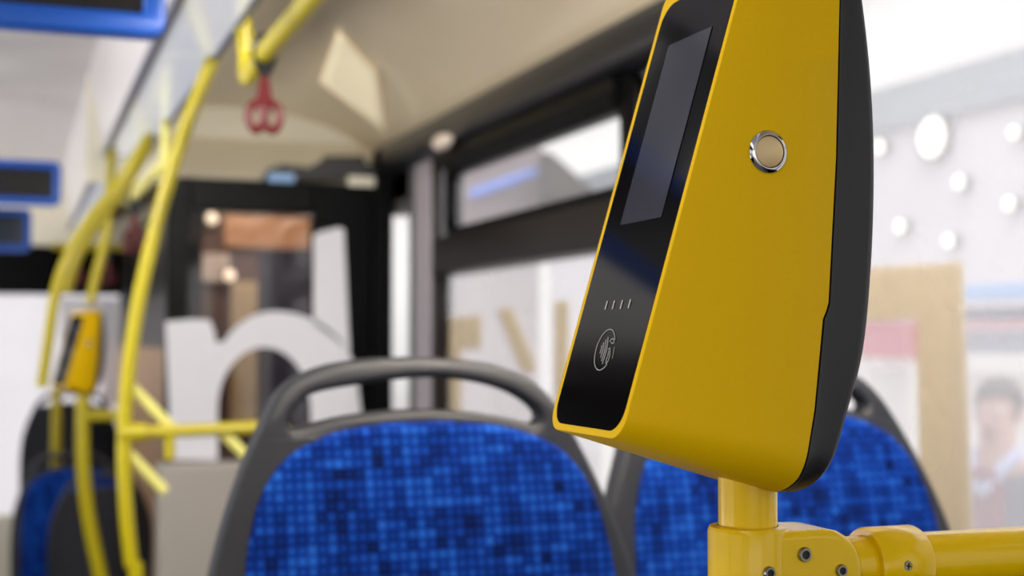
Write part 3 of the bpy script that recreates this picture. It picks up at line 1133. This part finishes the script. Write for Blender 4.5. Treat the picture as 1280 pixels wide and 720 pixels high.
# clamp casting: sleeve round the post, body to the right
sl = lathe([(.0172, -.055), (.0215, -.055), (.0225, -.052), (.0225, .0235), (.0215, .026), (.0172, .0265)], (PX, PY, RZ), (0, 0, 1), 40)
obj('clamp_sleeve', sl, 'rail_yellow', nh)
body_out = [(PX - .006, RZ + .0245), (PX + .038, RZ + .0245), (PX + .051, RZ + .021), (PX + .060, RZ + .012), (PX + .063, RZ), (PX + .060, RZ - .014), (PX + .050, RZ - .024), (PX + .03, RZ - .03), (PX - .006, RZ - .034)]
obj('clamp_body', prism([(p.x, p.y) for p in spline([(x, z, 0) for x, z in body_out], 4)], PY - .0205, PY + .0205), 'rail_yellow', nh, bevel=.0045, segs=4)
col = lathe([(.0168, -.0185), (.0205, -.0185), (.0215, -.0165), (.0215, .0145), (.0205, .0165), (.0168, .0165)], (PX + .0945, PY, RZ), (1, 0, 0), 48)
obj('collar', col, 'rail_yellow', nh)


def bolt(px, py, Y, r, parent, cross=False):
    p = onY(px, py, Y)
    bo = obj('bolt', lathe([(0, .004), (r, .004), (r, -.0012), (r * .85, -.0022), (r * .58, -.0022), (r * .55, -.0012)], p, (0, 1, 0), 28), 'steel', parent)
    bm = nb()
    if cross:
        for a in (0, math.pi / 2):
            b2 = box(-r * .55, r * .55, -.0018, .001, -r * .14, r * .14)
            bmesh.ops.rotate(b2, verts=b2.verts, matrix=Matrix.Rotation(a + .2, 3, 'Y'))
            tmp = bpy.data.meshes.new('x')
            b2.to_mesh(tmp)
            b2.free()
            bm.from_mesh(tmp)
            bpy.data.meshes.remove(tmp)
        bmesh.ops.translate(bm, verts=bm.verts, vec=p + Vector((0, -.0006, 0)))
        face = obj('bolt_face', lathe([(0, -.0015), (r * .6, -.0015), (r * .6, .001)], p, (0, 1, 0), 20), 'steel', bo)
    else:
        lathe([(0, -.0010), (r * .56, -.0010), (r * .56, .002), (0, .002)], p, (0, 1, 0), 6, bm)
    so = obj('socket', bm, 'socket_dark', bo, smooth=False)
    return bo


YC = PY - .0205
bolt(1005, 693, YC, .0042, nh)
bolt(1051, 713, YC, .0036, nh)
bolt(961, 716, YC - .002, .0036, nh)
bolt(1133, 707, PY - .0195, .0032, nh, True)

# ------------------------------------------------------------------ ticket validator
Y0, Y1 = 0.633, 0.734


def make_validator(label):
    root = thing('ticket_validator', label, 'ticket validator', (PX, (Y0 + Y1) / 2, 1.37))
    # body and back shell: rounded-rectangle sections lofted from the leaning front to the seam, and from the seam to the domed back
    HT = .28
    front = [(0.2890, 1.3990), (0.3668, 1.661)]
    seam = [(0.3925, 1.3664), (0.3968, 1.3745), (0.4042, 1.412), (0.4102, 1.4630), (0.4134, 1.4675), (0.4190, 1.548), (0.4222, 1.636), (0.4265, 1.670)]
    back = [(p.x, p.y) for p in spline([(0.3990, 1.3660, 0), (0.4085, 1.3705, 0), (0.4168, 1.3855, 0), (0.4258, 1.410, 0), (0.4368, 1.445, 0), (0.4428, 1.495, 0), (0.4450, 1.549, 0), (0.4432, 1.595, 0), (0.4374, 1.640, 0), (0.4310, 1.668, 0)], 5)]

    def at_h(pts, h):
        z = pts[0][1] + (pts[-1][1] - pts[0][1]) * h
        for (x0, z0), (x1, z1) in zip(pts, pts[1:]):
            if z <= z1 + 1e-9:
                return Vector((x0 + (x1 - x0) * (z - z0) / max(1e-9, z1 - z0), 0, z))
        return Vector((pts[-1][0], 0, z))

    def section(rb, rt, ins):
        y0, y1, h0, h1 = Y0 + ins, Y1 - ins, ins / HT, 1 - ins / HT
        L = []
        for cy_, r, sy_, top in ((y0, rb, 1, 0), (y0, rt, 1, 1), (y1, rt, -1, 1), (y1, rb, -1, 0)):
            arc = []
            for k in range(10):
                a = math.pi / 2 * k / 9
                # from the horizontal edge to the vertical edge
                yy = cy_ + sy_ * r * (1 - math.sin(a))
                hh = (r / HT) * (1 - math.cos(a))
                arc.append((yy, (h1 - hh) if top else (h0 + hh)))
            if (sy_ == 1 and top) or (sy_ == -1 and not top):
                arc.reverse()
            if L:
                (ya_, ha_), (yb_, hb_) = L[-1], arc[0]
                if abs(ya_ - yb_) < 1e-6:
                    L += [(ya_, ha_ + (hb_ - ha_) * k / 60) for k in range(1, 60)]
            L += arc
        return L

    def loft(name, A, B, rings, m):
        bm = nb()
        rs = []
        for t, rb, rt, ins in rings:
            rs.append([bm.verts.new((lambda p: Vector((p.x, y, p.z)))(at_h(A, h).lerp(at_h(B, h), t))) for y, h in section(rb, rt, ins)])
        for P, Q in zip(rs, rs[1:]):
            n = len(P)
            for k in range(n):
                bm.faces.new((P[k], P[(k + 1) % n], Q[(k + 1) % n], Q[k]))
        bm.faces.new(rs[0])
        # close the curved back as strips between the two sides
        last = rs[-1]
        n = len(last)
        for k in range(n // 2 - 1):
            bm.faces.new((last[k], last[k + 1], last[n - 2 - k], last[n - 1 - k]))
        return obj(name, bm, m, root)
    loft('body', front, seam, [(0, .0125, .0125, .0012), (.004, .0132, .0132, .0003), (.012, .0135, .0135, 0), (.5, .018, .0135, 0), (.985, .022, .0135, 0), (.995, .022, .0135, .0006)], 'validator_yellow')
    loft('back_shell', seam, back, [(.03, .022, .0135, .0008), (.10, .022, .0135, .0002), (.80, .022, .0135, .0002), (.93, .022, .0135, .0012), (1, .022, .0135, .0035)], 'black_shell')
    # front glass on the leaning face
    P0 = Vector((0.2905, 0, 1.404))
    S = Vector((0.0760, 0, 0.256)).normalized()
    Nn = Vector((-S.z, 0, S.x))

    def face(sy, ss, h):
        return P0 + S * ss + Vector((0, sy, 0)) + Nn * h

    def onface(px, py):
        d = ray(px, py)
        k = (P0 - CAM).dot(Nn) / d.dot(Nn)
        w = CAM + d * k
        return (w.y, (w - P0).dot(S))
    H = .262
    gm = filled([rrect(Y0 + .0035, Y1 - .0058, -.0012, H - .006, .013, 8)], .0003)
    obj('front_glass', remap(gm, lambda c: face(c.x, c.y, c.z)), 'black_glass', root, smooth=False)
    corners = [onface(777, 281), onface(830, 272), onface(890, 30), onface(836, 62)]
    ya = (corners[0][0] + corners[3][0]) / 2
    yb = (corners[1][0] + corners[2][0]) / 2
    za, zb = (corners[0][1] + corners[1][1]) / 2, (corners[2][1] + corners[3][1]) / 2
    dm = filled([[(yb, za), (ya, za), (ya, zb), (yb, zb)]], .0002)
    obj('display', remap(dm, lambda c: face(c.x, c.y, .0006 + c.z)), 'display', root, smooth=False)
    for px, py in ((759, 382), (768, 381.5), (778, 381), (788, 380)):
        y, s = onface(px, py)
        lm = filled([rrect(y - .0008, y + .0008, s - .0026, s + .0026, .0005, 2)], .0001)
        obj('indicator_light', remap(lm, lambda c: face(c.x, c.y, .0006 + c.z)), 'print_white', root, smooth=False)
    # tap-card symbol: open ring, four waves, small hand with a card
    cy, cs_ = onface(757, 437.5)
    sym = nb()
    Rr = .0116

    def stroke(pts, w=.00026):
        tube([face(cy - p[0] * Rr, cs_ + p[1] * Rr, .0006) for p in pts], w, 6, bm=sym)
    stroke([(math.cos(math.radians(a)), math.sin(math.radians(a))) for a in range(28, 318, 8)], .0003)
    for (xa_, ya_), (xb_, yb_), bl in (((-.46, .20), (-.42, -.20), .05), ((-.32, .35), (-.22, -.40), .09), ((-.15, .49), (0, -.56), .12), ((.03, .62), (.18, -.70), .14)):
        stroke(spline([(xa_, ya_, 0), ((xa_ + xb_) / 2 + bl, (ya_ + yb_) / 2, 0), (xb_, yb_, 0)], 5), .00034)
    stroke([(.32, .40), (.48, .52), (.68, .54), (.88, .36), (.74, .30), (.52, .36)], .0003)
    stroke([(.40, .02), (.56, .10), (.70, -.12), (.78, -.30), (.76, -.52), (.60, -.70)], .0003)
    stroke([(.52, -.06), (.58, -.30), (.50, -.48), (.58, -.68)], .0003)
    stroke([(1.03, .14), (1.10, -.14), (1.14, -.42)], .00018)
    obj('tap_symbol', sym, 'print_white', root)
    # round metal push button on the side
    q = onY(960, 190, Y0)
    bt = obj('button_ring', lathe([(.0118, .003), (.0118, -.0004), (.0112, -.0012), (.0095, -.0022), (.0090, -.0022), (.0088, -.0010)], q, (0, 1, 0), 56), 'chrome', root)
    obj('button_cap', lathe([(.0086, .002), (.0086, -.0014), (.0082, -.0018), (.0075, -.0016), (.0, -.0012)], q, (0, 1, 0), 56), 'satin_button', bt)
    return root


val = make_validator('large yellow ticket validator with black glass front, in sharp focus')
v2 = copy_tree(val)
v2['label'] = 'small blurred yellow ticket validator far down the aisle on left'
q = onY(100, 492, YV)
v2.rotation_euler = (0, 0, math.radians(28))
v2.scale = (.85, .85, .85)
v2.location = (onY(104, 492, YV).x, YV, q.z)
